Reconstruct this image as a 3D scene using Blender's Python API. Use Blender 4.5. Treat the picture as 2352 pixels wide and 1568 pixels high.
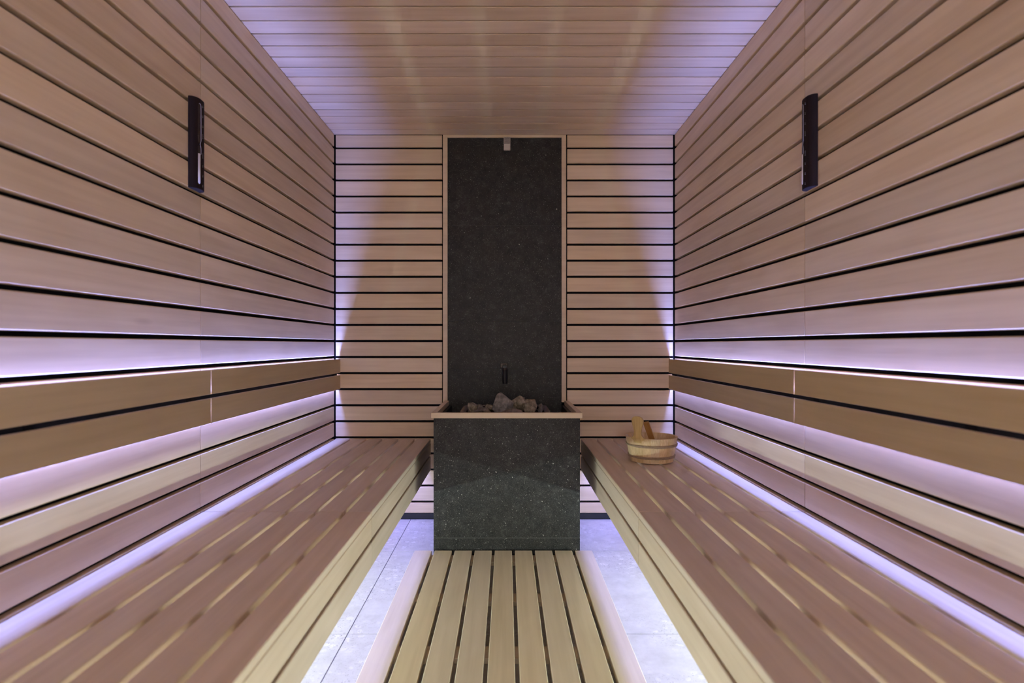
import bpy, bmesh, math, random
from mathutils import Vector, Matrix, noise

# ------------------------------------------------------------------ scene, camera, light
scene = bpy.context.scene
for o in list(bpy.data.objects):
    bpy.data.objects.remove(o)
COL = scene.collection
vs = scene.view_settings
scene.display_settings.display_device = 'sRGB'
vs.view_transform = 'Standard'
vs.look = 'None'
vs.gamma = 1.0
vs.use_curve_mapping = False
vs.exposure = 0.76

F = 1360.0                         # focal length in pixels of the 2352 px wide frame
cam_d = bpy.data.cameras.new('camera')
cam_d.sensor_width = 36.0
cam_d.lens = 36.0 * F / 2352.0
cam_d.shift_x = (1176 - 1164) / 2352.0
cam_d.shift_y = (792 - 784) / 2352.0
cam_d.clip_start = 0.02
cam_d.dof.use_dof = True
cam_d.dof.focus_distance = 2.85
cam_d.dof.aperture_fstop = 2.8
cam = bpy.data.objects.new('camera', cam_d)
cam.location = (0, 0, 1.0)
cam.rotation_euler = (math.pi / 2, 0, 0)
COL.objects.link(cam)
scene.camera = cam

world = bpy.data.worlds.new('world')
scene.world = world
world.use_nodes = True
world.node_tree.nodes['Background'].inputs[0].default_value = (0.02, 0.02, 0.025, 1)
world.node_tree.nodes['Background'].inputs[1].default_value = 0.0

cy = scene.cycles
cy.max_bounces = 8
cy.diffuse_bounces = 7
cy.glossy_bounces = 3
cy.transmission_bounces = 6
cy.caustics_reflective = False
cy.caustics_refractive = False
cy.sample_clamp_indirect = 6.0
cy.use_denoising = True
cy.use_adaptive_sampling = True
cy.adaptive_threshold = 0.15
cy.adaptive_min_samples = 16
cy.use_light_tree = False

LILAC = (0.235, 0.31, 1.0)          # LED behind the backrests
LILAC_LOW = (0.32, 0.335, 1.0)      # LED under the bench decks
WHITE = (0.78, 1.0, 0.94)          # low white LED along the wall foot
P_UP = 29.0
P_DOWN = 18.5
P_LOW = 5.8
P_END_FILL = 1.5
P_WHITE = 14.5
P_REAR_FILL = 26.0                      # added fill light behind the camera, outside the invented door

# ------------------------------------------------------------------ room numbers (metres)
YB = 3.40                          # face of the back wall
YR = -1.25                         # rear wall, behind the camera
XL, XR = -0.989, 0.9625            # faces of the side walls
ZC = 2.2065                        # ceiling face
PITCH = 0.0923
GAP0 = 2.1305                      # centre of the topmost wall joint
GAP = 0.0125
YJ = 1.913                         # panel joint on walls, benches and backrests

# ------------------------------------------------------------------ helpers
def link(o, parent=None):
    COL.objects.link(o)
    if parent is not None:
        o.parent = parent
    return o

def obj(name, me, mat=None, parent=None, loc=None, mw=None):
    o = bpy.data.objects.new(name, me)
    if mat is not None and len(me.materials) == 0:
        me.materials.append(mat)
    link(o, parent)
    if mw is not None:
        o.matrix_local = mw
    elif loc is not None:
        o.location = loc
    return o

def empty(name, loc=(0, 0, 0)):
    o = bpy.data.objects.new(name, None)
    o.empty_display_size = 0.05
    o.location = loc
    return link(o)

def tag(o, label=None, cat=None, group=None, kind=None):
    if label: o['label'] = label
    if cat: o['category'] = cat
    if group: o['group'] = group
    if kind: o['kind'] = kind
    return o

def mesh_from(bm, name='mesh', smooth=False):
    me = bpy.data.meshes.new(name)
    bmesh.ops.recalc_face_normals(bm, faces=bm.faces[:])
    bm.to_mesh(me)
    bm.free()
    if smooth:
        for p in me.polygons:
            p.use_smooth = True
    return me

_cache = {}
def box_mesh(dx, dy, dz, bev=0.0, mat=None, seg=1, long_only=False):
    key = (round(dx, 4), round(dy, 4), round(dz, 4), bev, seg, long_only, mat.name if mat else '')
    if key in _cache:
        return _cache[key]
    bm = bmesh.new()
    bmesh.ops.create_cube(bm, size=1.0)
    bmesh.ops.scale(bm, vec=(dx, dy, dz), verts=bm.verts[:])
    if bev > 0:
        edges = bm.edges[:]
        if long_only:
            edges = [e for e in edges if abs((e.verts[0].co - e.verts[1].co).x) > 1e-6]
        bmesh.ops.bevel(bm, geom=edges, offset=bev, segments=seg, profile=0.5, affect='EDGES')
    me = mesh_from(bm, 'box')
    if mat: me.materials.append(mat)
    _cache[key] = me
    return me

def frame(center, ldir, ndir):
    """matrix whose local X is the length, local Y the outward normal."""
    l = Vector(ldir).normalized(); n = Vector(ndir).normalized(); w = l.cross(n)
    m = Matrix((l, n, w)).transposed().to_4x4()
    m.translation = Vector(center)
    return m

def board(name, center, ldir, ndir, L, T, W, mat, parent, bev=0.0018, seg=1):
    me = box_mesh(L, T, W, bev, mat, seg, True)
    return obj(name, me, mat, parent, mw=frame(center, ldir, ndir))

def block(name, lo, hi, mat, parent=None, bev=0.0):
    d = [hi[i] - lo[i] for i in range(3)]
    c = [(hi[i] + lo[i]) / 2 for i in range(3)]
    return obj(name, box_mesh(d[0], d[1], d[2], bev, mat), mat, parent, loc=c)

def tube_mesh(points, radius, n=8, closed=False, mat=None, caps=True):
    bm = bmesh.new()
    pts = [Vector(p) for p in points]
    N = len(pts)
    rings = []
    up = Vector((0, 0, 1))
    for i, p in enumerate(pts):
        a = pts[(i - 1) % N] if (closed or i > 0) else p
        b = pts[(i + 1) % N] if (closed or i < N - 1) else p
        t = (b - a).normalized()
        ref = up if abs(t.dot(up)) < 0.95 else Vector((1, 0, 0))
        s = t.cross(ref).normalized(); u = s.cross(t).normalized()
        r = radius[i] if isinstance(radius, (list, tuple)) else radius
        rings.append([bm.verts.new(p + s * (r * math.cos(2 * math.pi * k / n)) + u * (r * math.sin(2 * math.pi * k / n))) for k in range(n)])
    for i in range(N if closed else N - 1):
        r0, r1 = rings[i], rings[(i + 1) % N]
        for k in range(n):
            bm.faces.new((r0[k], r0[(k + 1) % n], r1[(k + 1) % n], r1[k]))
    if not closed and caps:
        bm.faces.new(rings[0]); bm.faces.new(rings[-1])
    me = mesh_from(bm, 'tube', True)
    if mat: me.materials.append(mat)
    return me

# ------------------------------------------------------------------ materials
def nt(name):
    m = bpy.data.materials.new(name)
    m.use_nodes = True
    t = m.node_tree
    b = t.nodes['Principled BSDF']
    return m, t, b

def N(t, kind, **kw):
    n = t.nodes.new(kind)
    for k, v in kw.items():
        setattr(n, k, v)
    return n

def mixrgb(t, blend='MIX'):
    n = t.nodes.new('ShaderNodeMix')
    n.data_type = 'RGBA'
    n.blend_type = blend
    return n, n.inputs[0], n.inputs[6], n.inputs[7], n.outputs[2]

def ramp(t, stops):
    r = t.nodes.new('ShaderNodeValToRGB')
    e = r.color_ramp.elements
    while len(e) > 1:
        e.remove(e[-1])
    e[0].position, e[0].color = stops[0][0], stops[0][1]
    for p, c in stops[1:]:
        x = e.new(p); x.color = c
    return r

def plain(name, col, rough=0.5, metal=0.0, spec=0.5):
    m, t, b = nt(name)
    b.inputs['Base Color'].default_value = (*col, 1)
    b.inputs['Roughness'].default_value = rough
    b.inputs['Metallic'].default_value = metal
    b.inputs['Specular IOR Level'].default_value = spec
    return m

def wood(name, c_lo, c_hi, rough=0.5, spec=0.35, grain=(1.2, 30.0), vary=0.10, fleck=0.5, bump=0.02, axis='X'):
    """pale smooth wood: streaks along the local length, cloudy figure, a tint per board."""
    m, t, b = nt(name)
    tc = N(t, 'ShaderNodeTexCoord')
    info = N(t, 'ShaderNodeObjectInfo')
    off = N(t, 'ShaderNodeVectorMath', operation='MULTIPLY_ADD')
    comb = N(t, 'ShaderNodeCombineXYZ')
    for i in range(3):
        t.links.new(info.outputs['Random'], comb.inputs[i])
    t.links.new(comb.outputs[0], off.inputs[0])
    off.inputs[1].default_value = (37.0, 91.0, 53.0)
    t.links.new(tc.outputs['Object'], off.inputs[2])
    # streaks
    mp = N(t, 'ShaderNodeMapping')
    sc = {'X': (grain[0], grain[1], grain[1]), 'Y': (grain[1], grain[0], grain[1]), 'Z': (grain[1], grain[1], grain[0])}[axis]
    mp.inputs['Scale'].default_value = sc
    t.links.new(off.outputs[0], mp.inputs['Vector'])
    n1 = N(t, 'ShaderNodeTexNoise'); n1.inputs['Scale'].default_value = 1.6
    n1.inputs['Detail'].default_value = 3; n1.inputs['Roughness'].default_value = 0.6
    t.links.new(mp.outputs[0], n1.inputs['Vector'])
    # cloudy figure
    mp2 = N(t, 'ShaderNodeMapping')
    sc2 = {'X': (2.2, 9, 9), 'Y': (9, 2.2, 9), 'Z': (9, 9, 2.2)}[axis]
    mp2.inputs['Scale'].default_value = sc2
    t.links.new(off.outputs[0], mp2.inputs['Vector'])
    n2 = N(t, 'ShaderNodeTexNoise'); n2.inputs['Scale'].default_value = 1.0
    n2.inputs['Detail'].default_value = 2; n2.inputs['Distortion'].default_value = 0.8
    t.links.new(mp2.outputs[0], n2.inputs['Vector'])
    add = N(t, 'ShaderNodeMath', operation='MULTIPLY_ADD')
    add.inputs[1].default_value = 0.55
    t.links.new(n1.outputs['Fac'], add.inputs[0])
    mul = N(t, 'ShaderNodeMath', operation='MULTIPLY'); mul.inputs[1].default_value = 0.45
    t.links.new(n2.outputs['Fac'], mul.inputs[0]); t.links.new(mul.outputs[0], add.inputs[2])
    r = ramp(t, [(0.33, (*c_lo, 1)), (0.62, (*c_hi, 1))])
    t.links.new(add.outputs[0], r.inputs[0])
    # tint per board
    hsv = N(t, 'ShaderNodeHueSaturation')
    v = N(t, 'ShaderNodeMapRange')
    v.inputs['To Min'].default_value = 1 - vary; v.inputs['To Max'].default_value = 1 + vary
    t.links.new(info.outputs['Random'], v.inputs['Value'])
    t.links.new(v.outputs[0], hsv.inputs['Value'])
    wn = N(t, 'ShaderNodeTexWhiteNoise', noise_dimensions='1D')
    t.links.new(info.outputs['Random'], wn.inputs['W'])
    sv = N(t, 'ShaderNodeMapRange'); sv.inputs['To Min'].default_value = 0.9; sv.inputs['To Max'].default_value = 1.1
    t.links.new(wn.outputs['Value'], sv.inputs['Value']); t.links.new(sv.outputs[0], hsv.inputs['Saturation'])
    t.links.new(r.outputs[0], hsv.inputs['Color'])
    # rare small knots
    vor = N(t, 'ShaderNodeTexVoronoi'); vor.inputs['Scale'].default_value = 1.0
    mp3 = N(t, 'ShaderNodeMapping')
    sc3 = {'X': (1.6, 7, 7), 'Y': (7, 1.6, 7), 'Z': (7, 7, 1.6)}[axis]
    mp3.inputs['Scale'].default_value = sc3
    t.links.new(off.outputs[0], mp3.inputs['Vector']); t.links.new(mp3.outputs[0], vor.inputs['Vector'])
    kr = ramp(t, [(0.0, (1, 1, 1, 1)), (0.035, (0.5, 0.5, 0.5, 1)), (0.09, (0, 0, 0, 1))])
    t.links.new(vor.outputs['Distance'], kr.inputs[0])
    sep = N(t, 'ShaderNodeSeparateColor'); t.links.new(vor.outputs['Color'], sep.inputs[0])
    gt = N(t, 'ShaderNodeMath', operation='GREATER_THAN'); gt.inputs[1].default_value = 0.80
    t.links.new(sep.outputs[0], gt.inputs[0])
    km = N(t, 'ShaderNodeMath', operation='MULTIPLY'); t.links.new(kr.outputs[0], km.inputs[0]); t.links.new(gt.outputs[0], km.inputs[1])
    km2 = N(t, 'ShaderNodeMath', operation='MULTIPLY'); km2.inputs[1].default_value = fleck
    t.links.new(km.outputs[0], km2.inputs[0])
    mx, fac, a, bb, out = mixrgb(t)
    t.links.new(km2.outputs[0], fac); t.links.new(hsv.outputs[0], a)
    bb.default_value = (c_lo[0] * 0.5, c_lo[1] * 0.38, c_lo[2] * 0.3, 1)
    t.links.new(out, b.inputs['Base Color'])
    b.inputs['Roughness'].default_value = rough
    b.inputs['Specular IOR Level'].default_value = spec
    return m

def dark_stone(name):
    m, t, b = nt(name)
    tc = N(t, 'ShaderNodeTexCoord')
    geo = N(t, 'ShaderNodeNewGeometry')
    n1 = N(t, 'ShaderNodeTexNoise'); n1.inputs['Scale'].default_value = 26; n1.inputs['Detail'].default_value = 8
    n1.inputs['Roughness'].default_value = 0.75
    t.links.new(geo.outputs['Position'], n1.inputs['Vector'])
    base = ramp(t, [(0.32, (0.0095, 0.0090, 0.0092, 1)), (0.55, (0.0275, 0.0265, 0.0258, 1)), (0.75, (0.075, 0.074, 0.070, 1))])
    t.links.new(n1.outputs['Fac'], base.inputs[0])
    cur = base.outputs[0]
    for scale, rad, keep, col in ((260, 0.34, 0.35, (0.115, 0.112, 0.106)), (130, 0.23, 0.70, (0.32, 0.31, 0.285)), (55, 0.15, 0.84, (0.62, 0.60, 0.55)), (24, 0.085, 0.80, (0.8, 0.77, 0.7))):
        v = N(t, 'ShaderNodeTexVoronoi'); v.inputs['Scale'].default_value = scale
        nz = N(t, 'ShaderNodeTexNoise'); nz.inputs['Scale'].default_value = scale * 1.5
        t.links.new(geo.outputs['Position'], nz.inputs['Vector'])
        mad = N(t, 'ShaderNodeVectorMath', operation='MULTIPLY_ADD')
        t.links.new(nz.outputs['Color'], mad.inputs[0]); mad.inputs[1].default_value = (0.8 / scale,) * 3
        t.links.new(geo.outputs['Position'], mad.inputs[2])
        t.links.new(mad.outputs[0], v.inputs['Vector'])
        lt = N(t, 'ShaderNodeMapRange'); lt.inputs['From Min'].default_value = rad * 0.6; lt.inputs['From Max'].default_value = rad
        lt.inputs['To Min'].default_value = 1.0; lt.inputs['To Max'].default_value = 0.0
        t.links.new(v.outputs['Distance'], lt.inputs['Value'])
        s = N(t, 'ShaderNodeSeparateColor'); t.links.new(v.outputs['Color'], s.inputs[0])
        gt = N(t, 'ShaderNodeMapRange'); gt.inputs['From Min'].default_value = keep; gt.inputs['From Max'].default_value = 1.0
        t.links.new(s.outputs[1], gt.inputs['Value'])
        mu = N(t, 'ShaderNodeMath', operation='MULTIPLY'); t.links.new(lt.outputs[0], mu.inputs[0]); t.links.new(gt.outputs[0], mu.inputs[1])
        mx, fac, a, bb, out = mixrgb(t)
        t.links.new(mu.outputs[0], fac); t.links.new(cur, a); bb.default_value = (*col, 1)
        cur = out
    t.links.new(cur, b.inputs['Base Color'])
    b.inputs['Roughness'].default_value = 0.45
    b.inputs['Specular IOR Level'].default_value = 0.25
    return m

def limestone(name):
    m, t, b = nt(name)
    geo = N(t, 'ShaderNodeNewGeometry')
    n1 = N(t, 'ShaderNodeTexNoise'); n1.inputs['Scale'].default_value = 13; n1.inputs['Detail'].default_value = 8
    n1.inputs['Roughness'].default_value = 0.65
    t.links.new(geo.outputs['Position'], n1.inputs['Vector'])
    base = ramp(t, [(0.3, (0.50, 0.49, 0.47, 1)), (0.5, (0.575, 0.565, 0.545, 1)), (0.7, (0.64, 0.63, 0.61, 1))])
    t.links.new(n1.outputs['Fac'], base.inputs[0])
    cur = base.outputs[0]
    # pale shell-like inclusions and dark pits, gathered in patches
    patch = N(t, 'ShaderNodeTexNoise'); patch.inputs['Scale'].default_value = 3.2; patch.inputs['Detail'].default_value = 2
    t.links.new(geo.outputs['Position'], patch.inputs['Vector'])
    pr = ramp(t, [(0.38, (0.12, 0.12, 0.12, 1)), (0.56, (1, 1, 1, 1))])
    t.links.new(patch.outputs['Fac'], pr.inputs[0])
    for scale, r0, r1, keep, col, amt in ((30, 0.30, 0.40, 0.45, (0.78, 0.77, 0.76), 0.6), (62, 0.32, 0.42, 0.62, (0.47, 0.455, 0.44), 0.7), (85, 0.12, 0.26, 0.74, (0.13, 0.125, 0.125), 0.75), (210, 0.2, 0.38, 0.70, (0.14, 0.13, 0.13), 0.7)):
        v = N(t, 'ShaderNodeTexVoronoi'); v.inputs['Scale'].default_value = scale
        nz = N(t, 'ShaderNodeTexNoise'); nz.inputs['Scale'].default_value = scale * 0.8; nz.inputs['Detail'].default_value = 3
        t.links.new(geo.outputs['Position'], nz.inputs['Vector'])
        mad = N(t, 'ShaderNodeVectorMath', operation='MULTIPLY_ADD')
        t.links.new(nz.outputs['Color'], mad.inputs[0]); mad.inputs[1].default_value = (1.2 / scale,) * 3
        t.links.new(geo.outputs['Position'], mad.inputs[2]); t.links.new(mad.outputs[0], v.inputs['Vector'])
        lt = N(t, 'ShaderNodeMapRange'); lt.inputs['From Min'].default_value = r0; lt.inputs['From Max'].default_value = r1
        lt.inputs['To Min'].default_value = 1.0; lt.inputs['To Max'].default_value = 0.0
        t.links.new(v.outputs['Distance'], lt.inputs['Value'])
        s = N(t, 'ShaderNodeSeparateColor'); t.links.new(v.outputs['Color'], s.inputs[0])
        gt = N(t, 'ShaderNodeMapRange'); gt.inputs['From Min'].default_value = keep; gt.inputs['From Max'].default_value = keep + 0.12
        t.links.new(s.outputs[1], gt.inputs['Value'])
        mu = N(t, 'ShaderNodeMath', operation='MULTIPLY'); t.links.new(lt.outputs[0], mu.inputs[0]); t.links.new(gt.outputs[0], mu.inputs[1])
        mu2 = N(t, 'ShaderNodeMath', operation='MULTIPLY'); t.links.new(mu.outputs[0], mu2.inputs[0]); t.links.new(pr.outputs[0], mu2.inputs[1])
        mu3 = N(t, 'ShaderNodeMath', operation='MULTIPLY'); t.links.new(mu2.outputs[0], mu3.inputs[0]); mu3.inputs[1].default_value = amt
        mx, fac, a, bb, out = mixrgb(t)
        t.links.new(mu3.outputs[0], fac); t.links.new(cur, a); bb.default_value = (*col, 1)
        cur = out
    t.links.new(cur, b.inputs['Base Color'])
    b.inputs['Roughness'].default_value = 0.55
    b.inputs['Specular IOR Level'].default_value = 0.3
    return m

def rock(name, c0, c1):
    m, t, b = nt(name)
    tc = N(t, 'ShaderNodeTexCoord')
    n1 = N(t, 'ShaderNodeTexNoise'); n1.inputs['Scale'].default_value = 38; n1.inputs['Detail'].default_value = 10
    n1.inputs['Roughness'].default_value = 0.7
    t.links.new(tc.outputs['Object'], n1.inputs['Vector'])
    r = ramp(t, [(0.36, (*c0, 1)), (0.66, (*c1, 1))])
    t.links.new(n1.outputs['Fac'], r.inputs[0])
    t.links.new(r.outputs[0], b.inputs['Base Color'])
    b.inputs['Roughness'].default_value = 0.9
    bp = N(t, 'ShaderNodeBump'); bp.inputs['Strength'].default_value = 0.6; bp.inputs['Distance'].default_value = 0.006
    t.links.new(n1.outputs['Fac'], bp.inputs['Height']); t.links.new(bp.outputs[0], b.inputs['Normal'])
    return m

def emitter(name, col, strength):
    m, t, b = nt(name)
    b.inputs['Base Color'].default_value = (0.8, 0.8, 0.8, 1)
    b.inputs['Emission Color'].default_value = (*col, 1)
    b.inputs['Emission Strength'].default_value = strength
    return m

C_LO, C_HI = (0.675, 0.53, 0.375), (0.80, 0.655, 0.495)
M_WALL = wood('aspen_wall', (0.67, 0.515, 0.35), (0.795, 0.64, 0.46), rough=0.48)
M_CEIL = wood('aspen_ceiling', C_LO, C_HI, rough=0.36, spec=0.45, vary=0.08, fleck=0.6)
M_BENCH = wood('aspen_bench', (0.60, 0.475, 0.345), (0.71, 0.585, 0.45), rough=0.5, vary=0.05, fleck=0.25)
M_BACKREST = wood('backrest_wood', (0.49, 0.375, 0.23), (0.585, 0.46, 0.295), rough=0.5, vary=0.03, fleck=0.2)
M_DUCK = wood('aspen_duckboard', (0.62, 0.52, 0.36), (0.73, 0.63, 0.46), rough=0.45, vary=0.05, fleck=0.25)
M_FRAME = wood('aspen_frame', (0.68, 0.55, 0.39), (0.78, 0.65, 0.47), rough=0.5, vary=0.04)
M_PINE = wood('pine_bucket', (0.56, 0.37, 0.18), (0.80, 0.63, 0.38), rough=0.5, grain=(4.0, 170.0), vary=0.10, fleck=0.0, axis='Z')
M_PINE_D = wood('pine_handle_shaded', (0.46, 0.31, 0.13), (0.64, 0.47, 0.23), rough=0.5, grain=(4.0, 110.0), vary=0.03, fleck=0.0, axis='Z')  # bucket pine made darker, the ear's weaker light put into the colour
M_LADLE = wood('ladle_wood', (0.36, 0.18, 0.06), (0.50, 0.28, 0.11), rough=0.5, grain=(6.0, 90.0), vary=0.03, fleck=0.0, axis='Z')
M_RATTAN = wood('rattan_hoop', (0.26, 0.17, 0.10), (0.40, 0.28, 0.18), rough=0.6, grain=(60.0, 60.0), vary=0.05, fleck=0.0)
M_BLACK = plain('black_backing', (0.006, 0.006, 0.009), 0.85, spec=0.1)
M_SHADOWGAP = plain('shadow_gap_brown', (0.045, 0.028, 0.018), 0.8, spec=0.1)  # shade of the fascia gaps put into the colour
M_SKIRT = plain('black_skirting', (0.012, 0.012, 0.018), 0.6)
M_STONE = dark_stone('dark_terrazzo_stone')
M_SEAM = plain('stone_joint_filler', (0.10, 0.095, 0.092), 0.8)
M_FLOOR = limestone('pale_limestone')
M_GROUT = plain('floor_grout', (0.28, 0.27, 0.28), 0.9)
M_STEEL = plain('dark_steel', (0.045, 0.036, 0.034), 0.42, 0.8)
M_STEEL2 = plain('heater_rim_steel', (0.22, 0.18, 0.165), 0.5, 0.6)
M_IRON = plain('black_spout_metal', (0.010, 0.009, 0.010), 0.35, 0.5)
M_IRON2 = plain('lit_spout_metal', (0.06, 0.045, 0.038), 0.4, 0.6)  # browner than the black metal, the spout's lit top put into the colour
M_SENSOR = plain('sensor_plastic', (0.62, 0.56, 0.52), 0.5)
M_SLOT = plain('sensor_slot', (0.01, 0.01, 0.01), 0.8)
M_TIMER = wood('timer_dark_wood', (0.010, 0.006, 0.005), (0.020, 0.011, 0.009), rough=0.6, spec=0.12, grain=(6.0, 60.0), vary=0.0, fleck=0.0, axis='Z')
M_TIMER_R = plain('timer_recess', (0.012, 0.008, 0.009), 0.5)
M_SAND = plain('timer_sand', (0.72, 0.68, 0.66), 0.8)
M_MARK = plain('timer_mark', (0.34, 0.32, 0.32), 0.7)
M_ALU = plain('led_channel', (0.008, 0.008, 0.010), 0.7, spec=0.1)
M_GLASS, _t, _b = nt('timer_glass')
_b.inputs['Base Color'].default_value = (0.9, 0.9, 0.92, 1)
_b.inputs['Roughness'].default_value = 0.05
_b.inputs['Transmission Weight'].default_value = 1.0
_b.inputs['IOR'].default_value = 1.12
M_PANE, _t, _b = nt('door_glass')
_tr = _t.nodes.new('ShaderNodeBsdfTransparent'); _gl = _t.nodes.new('ShaderNodeBsdfGlossy'); _gl.inputs['Roughness'].default_value = 0.02
_mx = _t.nodes.new('ShaderNodeMixShader'); _mx.inputs[0].default_value = 0.06
_t.links.new(_tr.outputs[0], _mx.inputs[1]); _t.links.new(_gl.outputs[0], _mx.inputs[2]); _t.links.new(_mx.outputs[0], _t.nodes['Material Output'].inputs[0])
M_TUBE_HIGHLIGHT = plain('timer_tube_highlight', (0.50, 0.46, 0.46), 0.25)
M_ROCK_A = rock('rock_grey', (0.13, 0.12, 0.11), (0.36, 0.335, 0.31))
M_ROCK_B = rock('rock_ochre', (0.10, 0.085, 0.055), (0.50, 0.43, 0.33))
M_ROCK_C = rock('rock_dark', (0.08, 0.065, 0.055), (0.28, 0.235, 0.20))

# ------------------------------------------------------------------ setting
def struct(o):
    o['kind'] = 'structure'
    return o

# floor: bed of grout with big stone tiles
floor = struct(block('floor', (XL - 0.03, YR - 0.03, -0.06), (XR + 0.03, YB + 0.03, -0.004), M_GROUT))
floor.location = floor.location
xs = [XL - 0.015, -0.551, 0.649, XR + 0.015]
ys = [YR, -0.41, 0.41, 1.23, 2.05, 2.868, YB]
for i in range(3):
    for j in range(len(ys) - 1):
        g = 0.0015
        lo = (xs[i] + g, ys[j] + g, -0.003); hi = (xs[i + 1] - g, ys[j + 1] - g, 0.0)
        d = [hi[k] - lo[k] for k in range(3)]; c = Vector([(hi[k] + lo[k]) / 2 for k in range(3)])
        o = obj('tile', box_mesh(d[0], d[1], d[2], 0.0008, M_FLOOR), M_FLOOR)
        o.parent = floor; o.location = c - floor.location

def setting(name, lo, hi, mat):
    """structure body whose own origin is the world origin so that children use world numbers."""
    bm = bmesh.new()
    bmesh.ops.create_cube(bm, size=1.0)
    for v in bm.verts:
        for k in range(3):
            v.co[k] = hi[k] if v.co[k] > 0 else lo[k]
    me = mesh_from(bm, name)
    return struct(obj(name, me, mat))

TP = 0.021                          # plank thickness
wall_left = setting('wall_left', (XL - 0.06, YR - 0.06, -0.05), (XL - TP, YB + 0.06, ZC + 0.06), M_BLACK)
wall_right = setting('wall_right', (XR + TP, YR - 0.06, -0.05), (XR + 0.06, YB + 0.06, ZC + 0.06), M_BLACK)
wall_back = setting('wall_back', (XL - TP, YB + TP, -0.05), (XR + TP, YB + 0.06, ZC + 0.06), M_BLACK)
ceiling = setting('ceiling', (XL - TP, YR - 0.06, ZC + 0.013), (XR + TP, YB + TP, ZC + 0.06), M_BLACK)
# rear wall behind the camera, with an invented glass door for the fill light
wall_rear = setting('wall_rear', (XL - TP, YR - 0.06, 2.02), (XR + TP, YR, ZC + 0.013), M_WALL)
block('wall_panel', (XL - TP, YR - 0.06, -0.05), (-0.45, YR, 2.02), M_WALL, wall_rear)
block('wall_panel', (0.42, YR - 0.06, -0.05), (XR + TP, YR, 2.02), M_WALL, wall_rear)
door = setting('door_1', (-0.41, YR - 0.034, 0.03), (0.38, YR - 0.026, 1.98), M_PANE)  # invented pane that lets the fill light in
for (lo, hi) in (((-0.449, YR - 0.055, 0.0), (-0.411, YR - 0.002, 2.019)), ((0.381, YR - 0.055, 0.0), (0.419, YR - 0.002, 2.019)), ((-0.41, YR - 0.055, 1.982), (0.38, YR - 0.002, 2.019))):
    block('door_frame', lo, hi, M_FRAME, door)
_d = bpy.data.lights.new('rear_fill_light', 'AREA')  # unseen fill light, added to brighten the back wall and stove front
_d.shape = 'RECTANGLE'; _d.size, _d.size_y = 1.2, 1.6
_d.color = (1.0, 0.92, 0.82); _d.energy = P_REAR_FILL
_o = bpy.data.objects.new('rear_fill_light', _d)
_o.location = (0, YR - 0.7, 1.15); _o.rotation_euler = (math.pi / 2, 0, 0)
link(_o)

rows = []
zt = ZC - 0.002
k = 0
while True:
    zb = GAP0 - k * PITCH + GAP / 2
    if zb < 0.04:
        break
    rows.append((zb, zt))
    zt = GAP0 - k * PITCH - GAP / 2
    k += 1
rows = [(a, b_) for a, b_ in rows]
SK = 0.036                          # top of the black skirting strip
if zt > SK + 0.01:
    rows.append((SK, zt))

for zb, z1 in rows:
    zc, W = (zb + z1) / 2, z1 - zb
    for (wall, x, nd) in ((wall_left, XL, (1, 0, 0)), (wall_right, XR, (-1, 0, 0))):
        sx = -1 if wall is wall_left else 1
        for (ya, yb) in ((YJ + 0.0023, YB - 0.009), (YR + 0.01, YJ - 0.0023)):
            board('plank', (x + sx * TP / 2, (ya + yb) / 2, zc), (0, 1, 0), nd, yb - ya, TP, W, M_WALL, wall, 0.0022)
    for (xa, xb) in ((XL + 0.007, -0.372), (0.3475, XR - 0.008)):
        board('plank', ((xa + xb) / 2, YB + TP / 2, zc), (1, 0, 0), (0, -1, 0), xb - xa, TP, W, M_WALL, wall_back, 0.0016)

# ceiling planks run from side to side
yb = YB
ya = 3.316
while yb > YR + 0.02:
    y0, y1 = ya + 0.0052, yb - (0.0052 if yb < YB else 0.001)
    board('plank', ((XL + XR) / 2, (y0 + y1) / 2, ZC + 0.006), (1, 0, 0), (0, 0, -1), XR - XL + 0.02, 0.012, y1 - y0, M_CEIL, ceiling, 0.0008)
    yb = ya
    ya = max(ya - 0.0925, YR)

skirt = struct(block('baseboard_back', (XL, YB + 0.002, 0.0), (XR, YB + TP, SK - 0.002), M_SKIRT))

# ------------------------------------------------------------------ stone panel behind the stove
panel = empty('stone_panel', (-0.013, YB, 0.62))
def rel(o, parent):
    o.location = Vector(o.location) - Vector(parent.location)
    return o
def pblock(name, lo, hi, mat, parent, bev=0.0):
    o = block(name, lo, hi, mat, None, bev)
    o.parent = parent
    return rel(o, parent)
SX0, SX1 = -0.340, 0.3145
zz = [2.190, 1.6875, 1.135, 0.8625, 0.50]
for i in range(4):
    pblock('slab', (SX0, YB + 0.003, zz[i + 1] + 0.0009), (SX1, YB + 0.014, zz[i] - 0.0009), M_STONE, panel, 0.0006)
pblock('joint_filler', (SX0 + 0.001, YB + 0.0045, 0.5), (SX1 - 0.001, YB + 0.0138, 2.189), M_SEAM, panel)
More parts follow.
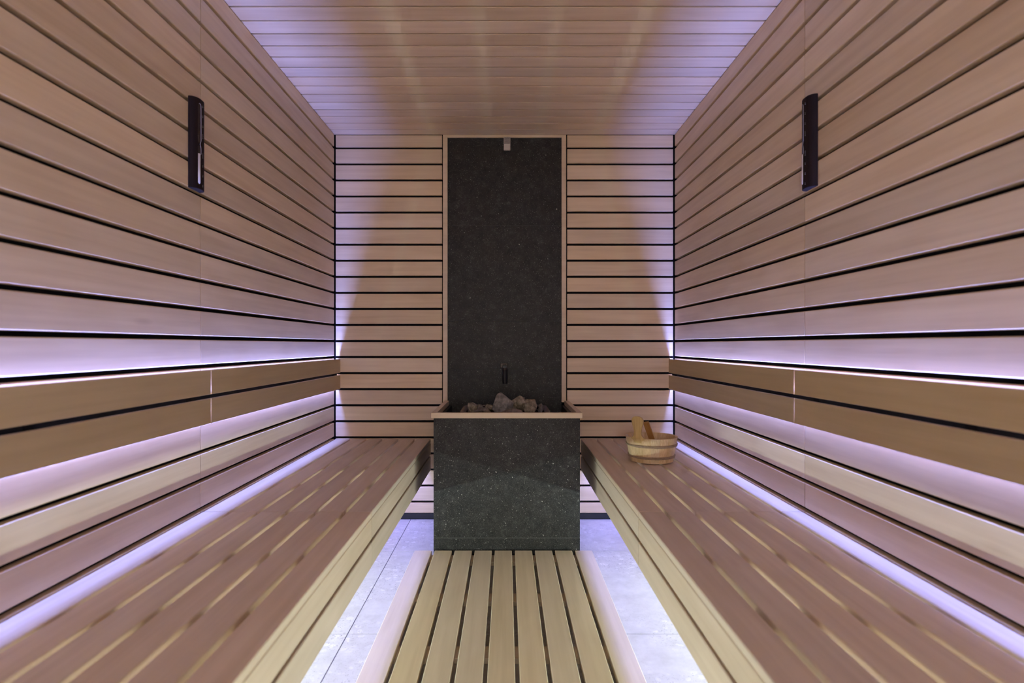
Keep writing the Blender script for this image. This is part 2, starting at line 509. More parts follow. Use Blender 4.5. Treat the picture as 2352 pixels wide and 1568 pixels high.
# mitred frame boards
def mitre(name, pts, y0, y1, mat, parent):
    bm = bmesh.new()
    a = [bm.verts.new((p[0] - parent.location.x, y0 - parent.location.y, p[1] - parent.location.z)) for p in pts]
    b2 = [bm.verts.new((p[0] - parent.location.x, y1 - parent.location.y, p[1] - parent.location.z)) for p in pts]
    n = len(pts)
    bm.faces.new(a); bm.faces.new(b2[::-1])
    for i in range(n):
        bm.faces.new((a[i], b2[i], b2[(i + 1) % n], a[(i + 1) % n]))
    bmesh.ops.recalc_face_normals(bm, faces=bm.faces[:])
    bmesh.ops.bevel(bm, geom=bm.edges[:], offset=0.0008, segments=1, affect='EDGES')
    return obj(name, mesh_from(bm, name), mat, parent)
FX0, FX1, FZ = -0.3665, 0.3405, ZC - 0.001
mitre('frame_board', [(FX0, 0.672), (SX0, 0.672), (SX0, 2.190), (FX0, FZ)], YB - 0.004, YB + 0.014, M_FRAME, panel)
mitre('frame_board', [(SX1, 0.672), (FX1, 0.672), (FX1, FZ), (SX1, 2.190)], YB - 0.004, YB + 0.014, M_FRAME, panel)
mitre('frame_board', [(SX0, 2.190), (SX1, 2.190), (FX1, FZ), (FX0, FZ)], YB - 0.004, YB + 0.014, M_FRAME, panel)
tag(panel, 'tall dark speckled stone panel in a thin pale wood frame behind the stove', 'wall panel')

# ------------------------------------------------------------------ stove surround
sur = empty('stove_surround', (0, 3.09, 0))
YF = 2.79
XB = 0.345
pblock('front_slab', (-XB, YF, 0.0915), (XB, YF + 0.03, 0.6545), M_STONE, sur, 0.0012)
pblock('plinth_slab', (-XB, YF, 0.001), (XB, YF + 0.03, 0.0897), M_STONE, sur, 0.0012)
pblock('joint_filler', (-XB + 0.001, YF + 0.0012, 0.085), (XB - 0.001, YF + 0.028, 0.096), M_SEAM, sur)
for s in (-1, 1):
    xa, xb = sorted((s * XB, s * (XB - 0.03)))
    pblock('side_slab', (xa, YF + 0.0305, 0.001), (xb, YB - 0.004, 0.6545), M_STONE, sur, 0.0012)
    xa, xb = sorted((s * 0.356, s * 0.329))
    # collar boards with mitred front corners
    bm = bmesh.new()
    o_, i_ = s * 0.3555, s * 0.3305
    prof = [(o_, 2.781), (i_, 2.807), (i_, YB - 0.005), (o_, YB - 0.005)]
    lo = [bm.verts.new((p[0] - sur.location.x, p[1] - sur.location.y, 0.6555)) for p in prof]
    hi = [bm.verts.new((p[0] - sur.location.x, p[1] - sur.location.y, 0.681)) for p in prof]
    bm.faces.new(lo); bm.faces.new(hi)
    for i in range(4):
        bm.faces.new((lo[i], hi[i], hi[(i + 1) % 4], lo[(i + 1) % 4]))
    bmesh.ops.recalc_face_normals(bm, faces=bm.faces[:])
    bmesh.ops.bevel(bm, geom=bm.edges[:], offset=0.001, segments=1, affect='EDGES')
    obj('collar_board', mesh_from(bm, 'collar'), M_FRAME, sur)
bm = bmesh.new()
prof = [(-0.3552, 2.781), (0.3552, 2.781), (0.3302, 2.8068), (-0.3302, 2.8068)]
lo = [bm.verts.new((p[0] - sur.location.x, p[1] - sur.location.y, 0.6555)) for p in prof]
hi = [bm.verts.new((p[0] - sur.location.x, p[1] - sur.location.y, 0.681)) for p in prof]
bm.faces.new(lo); bm.faces.new(hi)
for i in range(4):
    bm.faces.new((lo[i], hi[i], hi[(i + 1) % 4], lo[(i + 1) % 4]))
bmesh.ops.recalc_face_normals(bm, faces=bm.faces[:])
bmesh.ops.bevel(bm, geom=bm.edges[:], offset=0.001, segments=1, affect='EDGES')
obj('collar_board', mesh_from(bm, 'collar'), M_FRAME, sur)
tag(sur, 'dark speckled stone stove surround with pale wood collar between the benches', 'stove surround')

# ------------------------------------------------------------------ heater with stones
heater = empty('sauna_heater', (-0.008, 3.055, 0.001))
def rrect(hx, hy, r, n=7):
    pts = []
    for cx_, cy_, a0 in ((hx - r, hy - r, 0), (-hx + r, hy - r, 90), (-hx + r, -hy + r, 180), (hx - r, -hy + r, 270)):
        for i in range(n):
            a = math.radians(a0 + 90 * i / (n - 1))
            pts.append((cx_ + r * math.cos(a), cy_ + r * math.sin(a)))
    return pts
def shell(outer, inner, z0, z1, mat, name, parent, rim=0.0):
    bm = bmesh.new()
    n = len(outer)
    ro = [bm.verts.new((p[0], p[1], z0)) for p in outer]; to = [bm.verts.new((p[0], p[1], z1)) for p in outer]
    ti = [bm.verts.new((p[0], p[1], z1 + rim)) for p in inner]; ri = [bm.verts.new((p[0], p[1], z0)) for p in inner]
    for A, B in ((ro, to), (to, ti), (ti, ri), (ri, ro)):
        for i in range(n):
            bm.faces.new((A[i], A[(i + 1) % n], B[(i + 1) % n], B[i]))
    return obj(name, mesh_from(bm, name, True), mat, parent)
shell(rrect(0.216, 0.195, 0.07), rrect(0.208, 0.187, 0.062), 0.05, 0.664, M_STEEL, 'body', heater)
shell(rrect(0.222, 0.201, 0.076), rrect(0.196, 0.176, 0.055), 0.6645, 0.672, M_STEEL2, 'rim', heater, -0.004)
pblock('stone_grate', (-0.19, 2.885, 0.628), (0.175, 3.225, 0.634), M_STEEL, heater)
pblock('foot', (-0.18, 2.90, 0.001), (-0.12, 3.2, 0.06), M_STEEL, heater)
pblock('foot', (0.10, 2.90, 0.001), (0.16, 3.2, 0.06), M_STEEL, heater)
tag(heater, 'dark steel stove basket with rounded rim sunk inside the wood collar', 'sauna heater')

def rock_mesh(dx, dy, dz, seed, pts=15, rough=0.05):
    """angular broken stone: hull of scattered points, subdivided and roughened."""
    rnd = random.Random(seed)
    bm = bmesh.new()
    for i in range(pts):
        v = Vector((rnd.gauss(0, 1), rnd.gauss(0, 1), rnd.gauss(0, 1))).normalized() * rnd.uniform(0.85, 1.1)
        bm.verts.new(v)
    r = bmesh.ops.convex_hull(bm, input=bm.verts[:])
    junk = [v for v in bm.verts if not v.link_faces]
    if junk:
        bmesh.ops.delete(bm, geom=junk, context='VERTS')
    bmesh.ops.bevel(bm, geom=bm.edges[:], offset=0.05, segments=1, affect='EDGES')
    bmesh.ops.triangulate(bm, faces=bm.faces[:])
    bmesh.ops.subdivide_edges(bm, edges=bm.edges[:], cuts=2, use_grid_fill=True)
    for v in bm.verts:
        q = v.co * 2.0 + Vector((seed * 3.1, seed * 1.7, 0))
        v.co += v.co.normalized() * (rough * noise.noise(q) + rough * 0.7 * noise.noise(q * 3))
    mn = [min(v.co[k] for v in bm.verts) for k in range(3)]; mxx = [max(v.co[k] for v in bm.verts) for k in range(3)]
    d = (dx, dy, dz)
    for v in bm.verts:
        for k in range(3):
            v.co[k] = ((v.co[k] - mn[k]) / (mxx[k] - mn[k]) - 0.5) * d[k]
    return mesh_from(bm, 'rock', False)

def P(px, py, Y):
    """point of the room seen at a photo pixel when it lies at depth Y."""
    s = F / Y
    return Vector(((px - 1164) / s, Y, 1.0 - (py - 792) / s))

ROCKS = [  # pixel box x0 x1 y0 y1, depth, thickness, material, seed, label
    (1130, 1181, 901.5, 945, 2.97, 0.09, M_ROCK_A, 3, 'largest rounded grey stone heaped at the centre of the heater'),
    (1174, 1208, 908, 940, 3.05, 0.07, M_ROCK_B, 8, 'blocky ochre-streaked stone just right of the largest grey stone'),
    (1204, 1234, 915.5, 932, 3.10, 0.06, M_ROCK_B, 12, 'rough brownish stone on top at the right of the heater heap'),
    (1201, 1239, 923.5, 947, 2.95, 0.06, M_ROCK_B, 17, 'pale mottled stone at the front right of the heater heap'),
    (1236, 1250, 926, 946, 2.97, 0.045, M_ROCK_C, 21, 'small upright stone at the far right end of the heap'),
    (1074, 1098, 923.5, 947, 2.98, 0.06, M_ROCK_B, 31, 'pointed pyramid-like stone at the far left of the heap'),
    (1093, 1118, 928.5, 941, 3.02, 0.06, M_ROCK_A, 36, 'small grey stone beside the pointed stone at the left'),
    (1088, 1134, 935, 948, 2.92, 0.05, M_ROCK_C, 41, 'long low dark stone at the front left of the heap'),
    (1114, 1134, 926.5, 940, 3.10, 0.06, M_ROCK_B, 47, 'small ochre stone half hidden behind the largest grey stone'),
    (1150, 1203, 936, 950, 2.915, 0.06, M_ROCK_C, 53, 'flat dark stone in front between the largest and the mottled stone'),
]
rz = random.Random(5)
for i, (x0, x1, y0, y1, Y, dep, mat, seed, lab) in enumerate(ROCKS):
    s = F / Y
    c = P((x0 + x1) / 2, (y0 + y1) / 2, Y)
    top = 1.0 - (y0 - 792) / s
    bot = max(0.636, min(1.0 - (y1 - 792) / s - 0.012, 0.662))
    me = rock_mesh((x1 - x0) / s, dep, top - bot, seed, pts=13 if i else 26, rough=0.06)
    o = obj('sauna_stone', me, mat, None, loc=(c.x, Y, (top + bot) / 2))
    tag(o, lab, 'stone', 'stones heaped in the heater')
# ------------------------------------------------------------------ temperature sensor and water spout
sen = empty('temperature_sensor', (0.002, YB, 2.114))
def sblock(name, lo, hi, mat, bev=0.0):
    return pblock(name, lo, hi, mat, sen, bev)
sblock('housing', (-0.0175, YB - 0.018, 2.114), (0.0205, YB + 0.0025, 2.1895), M_SENSOR, 0.003)
for i in range(5):
    z = 2.1815 - i * 0.0073
    sblock('slot', (-0.0150, YB - 0.0184, z - 0.0016), (0.0180, YB - 0.0175, z + 0.0016), M_SLOT)
sblock('ridge', (-0.0155, YB - 0.0188, 2.1215), (0.0185, YB - 0.0176, 2.1235), M_SENSOR, 0.0003)
tag(sen, 'small pale grille sensor box at the top of the dark stone panel', 'sensor')

sp = empty('water_spout', (-0.012, YB, 0.86))
sblk = lambda n, lo, hi, m, bev=0.0: pblock(n, lo, hi, m, sp, bev)
sblk('mount_plate', (-0.036, YB - 0.006, 0.868), (0.004, YB + 0.003, 0.896), M_IRON2, 0.002)
sblk('arm', (-0.026, YB - 0.052, 0.866), (-0.002, YB - 0.006, 0.888), M_IRON, 0.003)
bm = bmesh.new()
bmesh.ops.create_cone(bm, cap_ends=True, segments=24, radius1=0.0142, radius2=0.0142, depth=0.080)
bmesh.ops.bevel(bm, geom=[e for e in bm.edges if len(e.link_faces) == 2 and e.calc_face_angle(0) > 1], offset=0.001, segments=1, affect='EDGES')
o = obj('nozzle', mesh_from(bm, 'nozzle', False), M_IRON, sp, loc=(-0.0105 + 0.012, -0.055, 0.822 - 0.86))
bm = bmesh.new()
bmesh.ops.create_cone(bm, cap_ends=True, segments=24, radius1=0.0155, radius2=0.013, depth=0.010)
obj('nozzle_ring', mesh_from(bm, 'ring', False), M_IRON2, sp, loc=(-0.0105 + 0.012, -0.055, 0.864 - 0.86))
tag(sp, 'small black water spout on the stone panel above the stones', 'spout')

# ------------------------------------------------------------------ benches
ZB = 0.4615                         # top of the seat
TS = 0.0195
def bench(side, label):
    wallx, front = (XL, -0.436) if side < 0 else (XR, 0.4255)
    b0 = empty('sauna_bench', ((wallx + front) / 2, 1.1, 0.28))
    s = 1 if side < 0 else -1       # direction from the wall into the room
    W, G = 0.0798, 0.0128
    Y0, Y1 = -0.95, YB - 0.006
    L0 = b0.location
    def bd(name, c, ld, nd, L, T, Wd, mat=M_BENCH, bev=0.002):
        return board(name, Vector(c) - L0, ld, nd, L, T, Wd, mat, b0, bev)
    for i in range(6):
        xo = front - s * i * (W + G)
        xi = xo - s * W
        if i == 5:
            xi = wallx + s * 0.008
        for (ya, yb) in ((Y0, YJ - 0.0018), (YJ + 0.0018, Y1)):
            bd('slat', ((xo + xi) / 2, (ya + yb) / 2, ZB - TS / 2), (0, 1, 0), (0, 0, 1), yb - ya, TS, abs(xo - xi))
    for (z0, z1) in ((0.3735, 0.4405), (0.2835, 0.3615)):
        for (ya, yb) in ((Y0, YJ - 0.0018), (YJ + 0.0018, Y1)):
            bd('fascia_board', (front - s * 0.009, (ya + yb) / 2, (z0 + z1) / 2), (0, 1, 0), (s, 0, 0), yb - ya, 0.018, z1 - z0)
    bd('gap_light_block', (front - s * 0.0205, (Y0 + Y1) / 2, 0.3675), (0, 1, 0), (s, 0, 0), Y1 - Y0, 0.004, 0.034, mat=M_SHADOWGAP, bev=0.0)  # strips added to stop light leaking through the fascia gaps
    bd('gap_light_block', (front - s * 0.0205, (Y0 + Y1) / 2, 0.4345), (0, 1, 0), (s, 0, 0), Y1 - Y0, 0.004, 0.013, mat=M_SHADOWGAP, bev=0.0)
    xa = front - s * 0.024
    xb = wallx + s * 0.012
    for y in (3.30, 2.97, 2.63, 2.285, 1.913, 1.52, 1.185, 0.83, 0.47, 0.1, -0.3, -0.7):
        bd('joist', ((xa + xb) / 2, y, 0.4115), (1, 0, 0), (0, 0, 1), abs(xa - xb), 0.06, 0.085)
    for y in (3.30, 2.63, 1.913, 1.185, 0.47, -0.3):
        bd('fascia_cleat', (front - s * 0.0305, y + 0.055, 0.362), (0, 0, 1), (s, 0, 0), 0.155, 0.015, 0.03)
    bd('wall_cleat', (wallx + s * 0.006, (Y0 + Y1) / 2, 0.360), (0, 1, 0), (s, 0, 0), Y1 - Y0, 0.010, 0.04)
    tag(b0, label, 'bench', 'sauna benches')
    return b0
bench(-1, 'slatted pale wood bench along the left wall with nothing on it')
bench(1, 'slatted pale wood bench along the right wall carrying the wooden bucket')

# ------------------------------------------------------------------ backrests
def backrest(side, label):
    wallx = XL if side < 0 else XR
    s = 1 if side < 0 else -1
    off, T = (0.034, 0.012)
    b0 = empty('backrest', (wallx + s * off / 2, 1.1, 0.745))
    L0 = b0.location
    Y0, Y1 = -0.95, YB - 0.004
    for (z0, z1) in ((0.8405, 0.9195), (0.7465, 0.8275)):
        for (ya, yb) in ((Y0, YJ - 0.003), (YJ + 0.003, Y1)):
            board('back_board', Vector((wallx + s * (off - T / 2), (ya + yb) / 2, (z0 + z1) / 2)) - L0, (0, 1, 0), (s, 0, 0), yb - ya, T, z1 - z0, M_BACKREST, b0, 0.0018)
    # black clips that fix the boards to the LED channel on the wall
    for y in (3.30, 2.60, 1.80, 1.2, 0.5, -0.2, -0.85):
        board('clip', Vector((wallx + s * 0.02125, y, 0.834)) - L0, (0, 0, 1), (s, 0, 0), 0.022, 0.0012, 0.03, M_BLACK, b0, 0.0)
    tag(b0, label, 'backrest', 'backlit wall backrests')
backrest(-1, 'two-board backrest glowing lilac behind on the left wall')
backrest(1, 'two-board backrest glowing lilac behind on the right wall')

# ------------------------------------------------------------------ LED strips
def area(name, loc, direction, long_dir, L, W, col, power, parent, spread=180):
    d = bpy.data.lights.new(name, 'AREA')
    d.shape = 'RECTANGLE'
    d.size, d.size_y = L, W
    d.color = col
    d.energy = power
    d.spread = math.radians(spread)
    o = bpy.data.objects.new(name, d)
    z = -Vector(direction).normalized(); x = Vector(long_dir).normalized(); y = z.cross(x)
    m = Matrix((x, y, z)).transposed().to_4x4()
    link(o, parent)
    m.translation = Vector(loc) - (Vector(parent.location) if parent else Vector())
    o.matrix_local = m
    return o

def led_back(side, label):
    wallx = XL if side < 0 else XR
    s = 1 if side < 0 else -1
    e = empty('led_strip', (wallx + s * 0.01, 1.15, 0.834))
    y0, y1 = -0.9, 3.375
    pblock('channel', tuple(sorted((wallx + s * 0.0005, wallx + s * 0.0205)))[:1] + (y0, 0.826), tuple(sorted((wallx + s * 0.0005, wallx + s * 0.0205)))[1:] + (y1, 0.842), M_ALU, e)
    yc = (y0 + y1) / 2
    area('led_light', (wallx + s * 0.0090, yc, 0.8470), (s * 0.12, 0, 0.99), (0, 1, 0), y1 - y0, 0.016, LILAC, P_UP, e)
    area('led_light', (wallx + s * 0.0090, yc, 0.8210), (-s * 0.36, 0, -0.93), (0, 1, 0), y1 - y0, 0.016, LILAC, P_DOWN, e)
    tag(e, label, 'LED strip', 'LED strips')
led_back(-1, 'lilac LED strip hidden behind the left backrest')
led_back(1, 'lilac LED strip hidden behind the right backrest')

def led_low(side, label):
    front = -0.436 if side < 0 else 0.4255
    s = 1 if side < 0 else -1
    x = front - s * 0.052
    e = empty('led_strip', (x, 1.15, 0.372))
    y0, y1 = -0.9, 3.38
    pblock('channel', (x - 0.010, y0, 0.3725), (x + 0.010, y1, 0.381), M_ALU, e)
    area('led_light', (x, (y0 + y1) / 2, 0.3715), (0, 0, -1), (0, 1, 0), y1 - y0, 0.016, LILAC_LOW, P_LOW, e)
    tag(e, label, 'LED strip', 'LED strips')
def led_end_fill(side, label):  # added fill strip, brightens the back wall and floor under the bench
    wallx, front = (XL, -0.436) if side < 0 else (XR, 0.4255)
    x0, x1 = sorted((wallx + (0.03 if side < 0 else -0.03), front + (-0.07 if side < 0 else 0.07)))
    e = empty('led_strip', ((x0 + x1) / 2, 3.30, 0.372))
    pblock('channel', (x0, 3.290, 0.3725), (x1, 3.310, 0.381), M_ALU, e)
    area('led_light', ((x0 + x1) / 2, 3.30, 0.3715), (0, 0.25, -1), (1, 0, 0), x1 - x0, 0.016, LILAC_LOW, P_END_FILL, e)
    tag(e, label, 'LED strip', 'LED strips')
led_end_fill(-1, 'short lilac fill strip added under the far end of the left bench')
led_end_fill(1, 'short lilac fill strip added under the far end of the right bench')
led_low(-1, 'lilac LED strip tucked under the front edge of the left bench')
led_low(1, 'lilac LED strip tucked under the front edge of the right bench')

def led_white(side, label):
    wallx = XL if side < 0 else XR
    s = 1 if side < 0 else -1
    x = wallx + s * 0.012
    e = empty('led_strip', (x, 1.15, 0.140))
    y0, y1 = -0.9, 2.72
    lo, hi = sorted((wallx + s * 0.0005, wallx + s * 0.012))
    pblock('channel', (lo, y0, 0.130), (hi, y1, 0.150), M_ALU, e)
    area('led_light', (wallx + s * 0.013, (y0 + y1) / 2, 0.140), (s, 0, 0.25), (0, 1, 0), y1 - y0, 0.014, WHITE, P_WHITE, e)
    tag(e, label, 'LED strip', 'LED strips')
led_white(-1, 'warm white LED strip low on the left wall under the bench')
led_white(1, 'warm white LED strip low on the right wall under the bench')

# ------------------------------------------------------------------ duckboard on the floor
duck = empty('duckboard', (-0.016, 1.4, 0.0))
DX0, DX1, DY0, DY1 = -0.4305, 0.3985, 0.2, 2.766
pitch = (DX1 - DX0 + 0.0135) / 9
for i in range(9):
    xa = DX0 + i * pitch; xb = xa + pitch - 0.0135
    board('slat', Vector(((xa + xb) / 2, (DY0 + DY1) / 2, 0.030)) - duck.location, (0, 1, 0), (0, 0, 1), DY1 - DY0, 0.020, xb - xa, M_DUCK, duck, 0.0018)
for y in (2.715, 2.30, 1.89, 1.48, 1.07, 0.66, 0.3):
    board('batten', Vector(((DX0 + DX1) / 2, y, 0.0105)) - duck.location, (1, 0, 0), (0, 0, 1), DX1 - DX0 - 0.02, 0.0185, 0.075, M_DUCK, duck, 0.001)
for xe in (DX0 + 0.045, DX1 - 0.045):  # unseen battens added to keep light from under the slats
    board('light_block_batten', Vector((xe, (DY0 + DY1) / 2, 0.0098)) - duck.location, (0, 1, 0), (0, 0, 1), DY1 - DY0 - 0.02, 0.0188, 0.02, M_DUCK, duck, 0.0)
board('light_block_batten', Vector(((DX0 + DX1) / 2, DY1 - 0.012, 0.0098)) - duck.location, (1, 0, 0), (0, 0, 1), DX1 - DX0 - 0.12, 0.0188, 0.02, M_DUCK, duck, 0.0)
tag(duck, 'pale slatted wooden duckboard lying on the stone floor before the stove', 'duckboard')

# ------------------------------------------------------------------ bucket and ladle
BC = Vector((0.672, 2.752, ZB + 0.0005))
bucket = empty('wooden_bucket', BC)
H, R0, R1, TH = 0.1165, 0.097, 0.1185, 0.011
def Rz(z): return R0 + (R1 - R0) * z / H
NST = 18
EAR = math.radians(-134.7)
def stave(a0, a1, name, mat, z0=0.004, z1=H, n=4):
    bm = bmesh.new()
    nz = 4
    grid = {}
    for lay, dr in ((0, 0.0), (1, -TH)):
        for j in range(nz + 1):
            z = z0 + (z1 - z0) * j / nz
            for i in range(n + 1):
                a = a0 + (a1 - a0) * i / n
                r = Rz(z) + dr
                grid[lay, i, j] = bm.verts.new((r * math.cos(a), r * math.sin(a), z))
    for lay in (0, 1):
        for j in range(nz):
            for i in range(n):
                bm.faces.new((grid[lay, i, j], grid[lay, i + 1, j], grid[lay, i + 1, j + 1], grid[lay, i, j + 1]))
    for j in range(nz):
        for i in (0, n):
            bm.faces.new((grid[0, i, j], grid[0, i, j + 1], grid[1, i, j + 1], grid[1, i, j]))
    for i in range(n):
        for j in (0, nz):
            bm.faces.new((grid[0, i, j], grid[0, i + 1, j], grid[1, i + 1, j], grid[1, i, j]))
    return obj(name, mesh_from(bm, name), mat, bucket)
da = 2 * math.pi / NST
for i in range(NST):
    a0 = EAR + da / 2 + i * da
    stave(a0 + 0.0015, a0 + da - 0.0015, 'stave', M_PINE)
# raised paddle-shaped ear on the front-left stave
def ear_half(z):
    pts = [(H - 0.020, 0.0190), (H - 0.010, 0.0230), (H - 0.0005, 0.0400), (H + 0.002, 0.0335), (H + 0.006, 0.0262), (H + 0.014, 0.0200), (H + 0.024, 0.0172), (H + 0.036, 0.0180), (H + 0.050, 0.0215),
           (H + 0.064, 0.0262), (H + 0.074, 0.0285), (H + 0.082, 0.0283), (H + 0.089, 0.0258), (H + 0.095, 0.0205), (H + 0.0985, 0.0135), (H + 0.1, 0.0045)]
    for (za, wa), (zb, wb) in zip(pts, pts[1:]):
        if za <= z <= zb:
            return wa + (wb - wa) * (z - za) / (zb - za)
    return 0.004
bm = bmesh.new()
zsl = [H - 0.020, H - 0.010, H - 0.005, H - 0.0005, H + 0.002, H + 0.0038, H + 0.006, H + 0.010, H + 0.014, H + 0.019, H + 0.024, H + 0.030, H + 0.036, H + 0.043, H + 0.050, H + 0.057,
       H + 0.064, H + 0.069, H + 0.074, H + 0.078, H + 0.082, H + 0.0855, H + 0.089, H + 0.092, H + 0.095, H + 0.097, H + 0.0985, H + 0.1]
nu = 8
G = {}
for lay, dr in ((0, 0.0004), (1, -0.0112)):
    for j, z in enumerate(zsl):
        w = ear_half(z)
        for i in range(nu + 1):
            u = -w + 2 * w * i / nu
            r = Rz(min(z, H)) + dr + max(0.0, z - H) * 0.06
            a = EAR + u / Rz(H)
            G[lay, i, j] = bm.verts.new((r * math.cos(a), r * math.sin(a), z))
J = len(zsl) - 1
for lay in (0, 1):
    for j in range(J):
        for i in range(nu):
            bm.faces.new((G[lay, i, j], G[lay, i + 1, j], G[lay, i + 1, j + 1], G[lay, i, j + 1]))
for j in range(J):
    for i in (0, nu):
        bm.faces.new((G[0, i, j], G[0, i, j + 1], G[1, i, j + 1], G[1, i, j]))
for i in range(nu):
    for j in (0, J):
        bm.faces.new((G[0, i, j], G[0, i + 1, j], G[1, i + 1, j], G[1, i, j]))
obj('handle_ear', mesh_from(bm, 'ear'), M_PINE_D, bucket)
bm = bmesh.new()
bmesh.ops.create_cone(bm, cap_ends=True, segments=48, radius1=R0 - TH + 0.001, radius2=R0 - TH + 0.0025, depth=0.010)
obj('bottom_board', mesh_from(bm, 'bottom'), M_PINE, bucket, loc=(0, 0, 0.012))
def hoop(z, seed):
    h = empty_part = None
    rnd = random.Random(seed)
    pts1, pts2 = [], []
    n = 72
    for i in range(n):
        t = 2 * math.pi * i / n
        a = EAR - 0.5 + t
        k = math.exp(-((i / n) ** 2) / 0.004) + math.exp(-((1 - i / n) ** 2) / 0.004)
        dz = 0.0030 + 0.0035 * k * math.sin(0.5)
        r1 = Rz(z + dz) + 0.0026; r2 = Rz(z - 0.003) + 0.0026 + 0.0015 * k
        pts1.append((r1 * math.cos(a), r1 * math.sin(a), z + dz - 0.004 * k))
        pts2.append((r2 * math.cos(a), r2 * math.sin(a), z - 0.0030 + 0.003 * k))
    obj('hoop', tube_mesh(pts1, 0.0032, 8, True, M_RATTAN), M_RATTAN, bucket)
    obj('hoop', tube_mesh(pts2, 0.0032, 8, True, M_RATTAN), M_RATTAN, bucket)
hoop(0.081, 1)
hoop(0.029, 2)
tag(bucket, 'round pine bucket with paddle-shaped ear and two rattan hoops on the right bench', 'bucket')

lad = empty('wooden_ladle', (0.705, 2.806, 0.512))
p0 = Vector((0.640, 2.722, 0.6445)); p1 = Vector((0.703, 2.806, 0.512))
dirv = (p1 - p0).normalized()
side = Vector((0.97, -0.24, 0)); side = (side - dirv * side.dot(dirv)).normalized()
nrm = side.cross(dirv)
me = box_mesh(0.026, 0.014, (p1 - p0).length, 0.0022, M_LADLE, 2)
m = Matrix((side, nrm, -dirv)).transposed().to_4x4(); m.translation = (p0 + p1) / 2 - lad.location
obj('handle', me, M_LADLE, lad, mw=m)
bm = bmesh.new()
bmesh.ops.create_uvsphere(bm, u_segments=24, v_segments=12, radius=0.026)
bmesh.ops.bisect_plane(bm, geom=bm.verts[:] + bm.edges[:] + bm.faces[:], plane_co=(0, 0, 0.004), plane_no=(0, 0, 1), clear_outer=True)
me = mesh_from(bm, 'bowl', True)
bo = obj('bowl', me, M_LADLE, lad, loc=Vector((0.700, 2.800, 0.507)) - lad.location)
md = bo.modifiers.new('thick', 'SOLIDIFY'); md.thickness = 0.004
tag(lad, 'wooden ladle with a flat handle leaning inside the pine bucket', 'ladle')

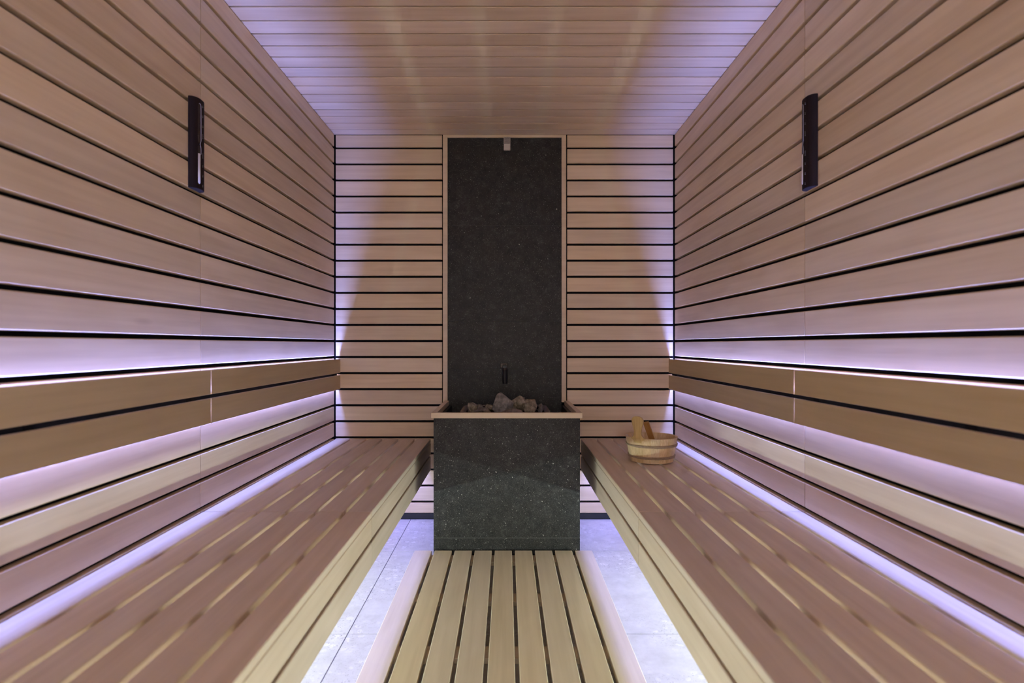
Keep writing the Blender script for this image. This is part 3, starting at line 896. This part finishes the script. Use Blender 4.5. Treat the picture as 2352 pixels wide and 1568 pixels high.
# ------------------------------------------------------------------ sand timers on the side walls
def timer(side, yc, z0, z1, label):
    wallx = XL if side < 0 else XR
    s = 1 if side < 0 else -1
    root = empty('sand_timer', (wallx, yc, z0))
    hw, T = 0.035, 0.0245
    # rounded bar (superellipse); local x = out of the wall, y = along the wall
    def out(y):
        return T * max(0.0, 1 - abs(y / hw) ** 2.7) ** (1 / 2.2)
    bm = bmesh.new()
    n = 30
    prof = []
    for i in range(n + 1):
        y = -hw * math.cos(math.pi * i / n)
        prof.append((s * (out(y) + 0.0008), y))
    h = z1 - z0
    zs = [0.0, 0.0015, h - 0.0015, h]
    sc_ = [0.97, 1.0, 1.0, 0.97]
    rings = [[bm.verts.new((p[0] * k + 0, p[1] * k, z)) for p in prof] for z, k in zip(zs, sc_)]
    for r0, r1 in zip(rings, rings[1:]):
        for i in range(n):
            bm.faces.new((r0[i], r0[i + 1], r1[i + 1], r1[i]))
        bm.faces.new((r0[0], r1[0], r1[-1], r0[-1]))
    bm.faces.new(rings[0]); bm.faces.new(rings[-1])
    obj('body', mesh_from(bm, 'timer_body'), M_TIMER, root)
    # hourglass tube set in the crest
    def lathe(profile, mat, name, cx, cy, par, n=16):
        b2 = bmesh.new()
        rr = [[b2.verts.new((cx + r * math.cos(2 * math.pi * k / n), cy + r * math.sin(2 * math.pi * k / n), z)) for k in range(n)] for r, z in profile]
        for A, B in zip(rr, rr[1:]):
            for k in range(n):
                b2.faces.new((A[k], A[(k + 1) % n], B[(k + 1) % n], B[k]))
        b2.faces.new(rr[0]); b2.faces.new(rr[-1])
        return obj(name, mesh_from(b2, name, True), mat, par)
    # seen from the room the tube sits left of the middle and the scale right of it
    rgt = 1.0 if side < 0 else -1.0
    yt = -rgt * 0.0125
    rt = 0.0068
    cx = s * (out(yt) - 0.0030)
    zt0, zt1 = 0.014, h - 0.016
    zm = zt0 + (zt1 - zt0) * 0.50
    profile = [(0.003, zt0), (rt * 0.8, zt0 + 0.002), (rt, zt0 + 0.006), (rt, zm - 0.010), (rt * 0.75, zm - 0.005), (0.0022, zm), (rt * 0.75, zm + 0.005), (rt, zm + 0.010), (rt, zt1 - 0.006), (rt * 0.8, zt1 - 0.002), (0.003, zt1)]
    g = lathe(profile, M_PANE, 'glass_tube', cx, yt, root)
    sand_top = zt0 + (zm - zt0) * 0.76
    rs = rt - 0.0006
    lathe([(0.002, zt0 + 0.0012), (rs * 0.8, zt0 + 0.003), (rs, zt0 + 0.006), (rs, sand_top), (0.001, sand_top + 0.002)], M_SAND, 'sand', cx, yt, g)
    # highlight on the glass, laid on as a pale line next to the scale
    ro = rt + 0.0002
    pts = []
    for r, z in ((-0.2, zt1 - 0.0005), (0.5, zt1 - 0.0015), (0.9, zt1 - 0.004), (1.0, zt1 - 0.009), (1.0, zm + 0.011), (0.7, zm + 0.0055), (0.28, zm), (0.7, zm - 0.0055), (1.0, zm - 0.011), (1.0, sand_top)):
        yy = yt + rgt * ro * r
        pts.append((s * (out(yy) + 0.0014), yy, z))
    obj('tube_highlight', tube_mesh(pts, 0.0008, 6, False, M_TUBE_HIGHLIGHT), M_TUBE_HIGHLIGHT, root)
    # small light scale marks beside the tube
    for j, fz in enumerate((0.05, 0.16, 0.27, 0.385, 0.60, 0.71, 0.82, 0.93)):
        yy = rgt * 0.0055
        nv = Vector((s, 0, 0)); ld = Vector((0, 1, 0))
        many = j in (3, 4)
        for q in range(4 if many else 2):
            zq = fz * h + (q - (1.5 if many else 0.5)) * 0.0042
            w = 0.0030 if q % 2 == 0 else 0.0022
            board('scale_mark', (s * (out(yy) + 0.0012), yy, zq), ld, nv, w, 0.0008, 0.0017, M_MARK, root, 0.0)
    tag(root, label, 'sand timer', 'sand timers on the side walls')
timer(-1, 1.871, 1.489, 1.774, 'dark brown sand timer mounted on the left wall')
timer(1, 1.865, 1.492, 1.778, 'dark brown sand timer mounted on the right wall')
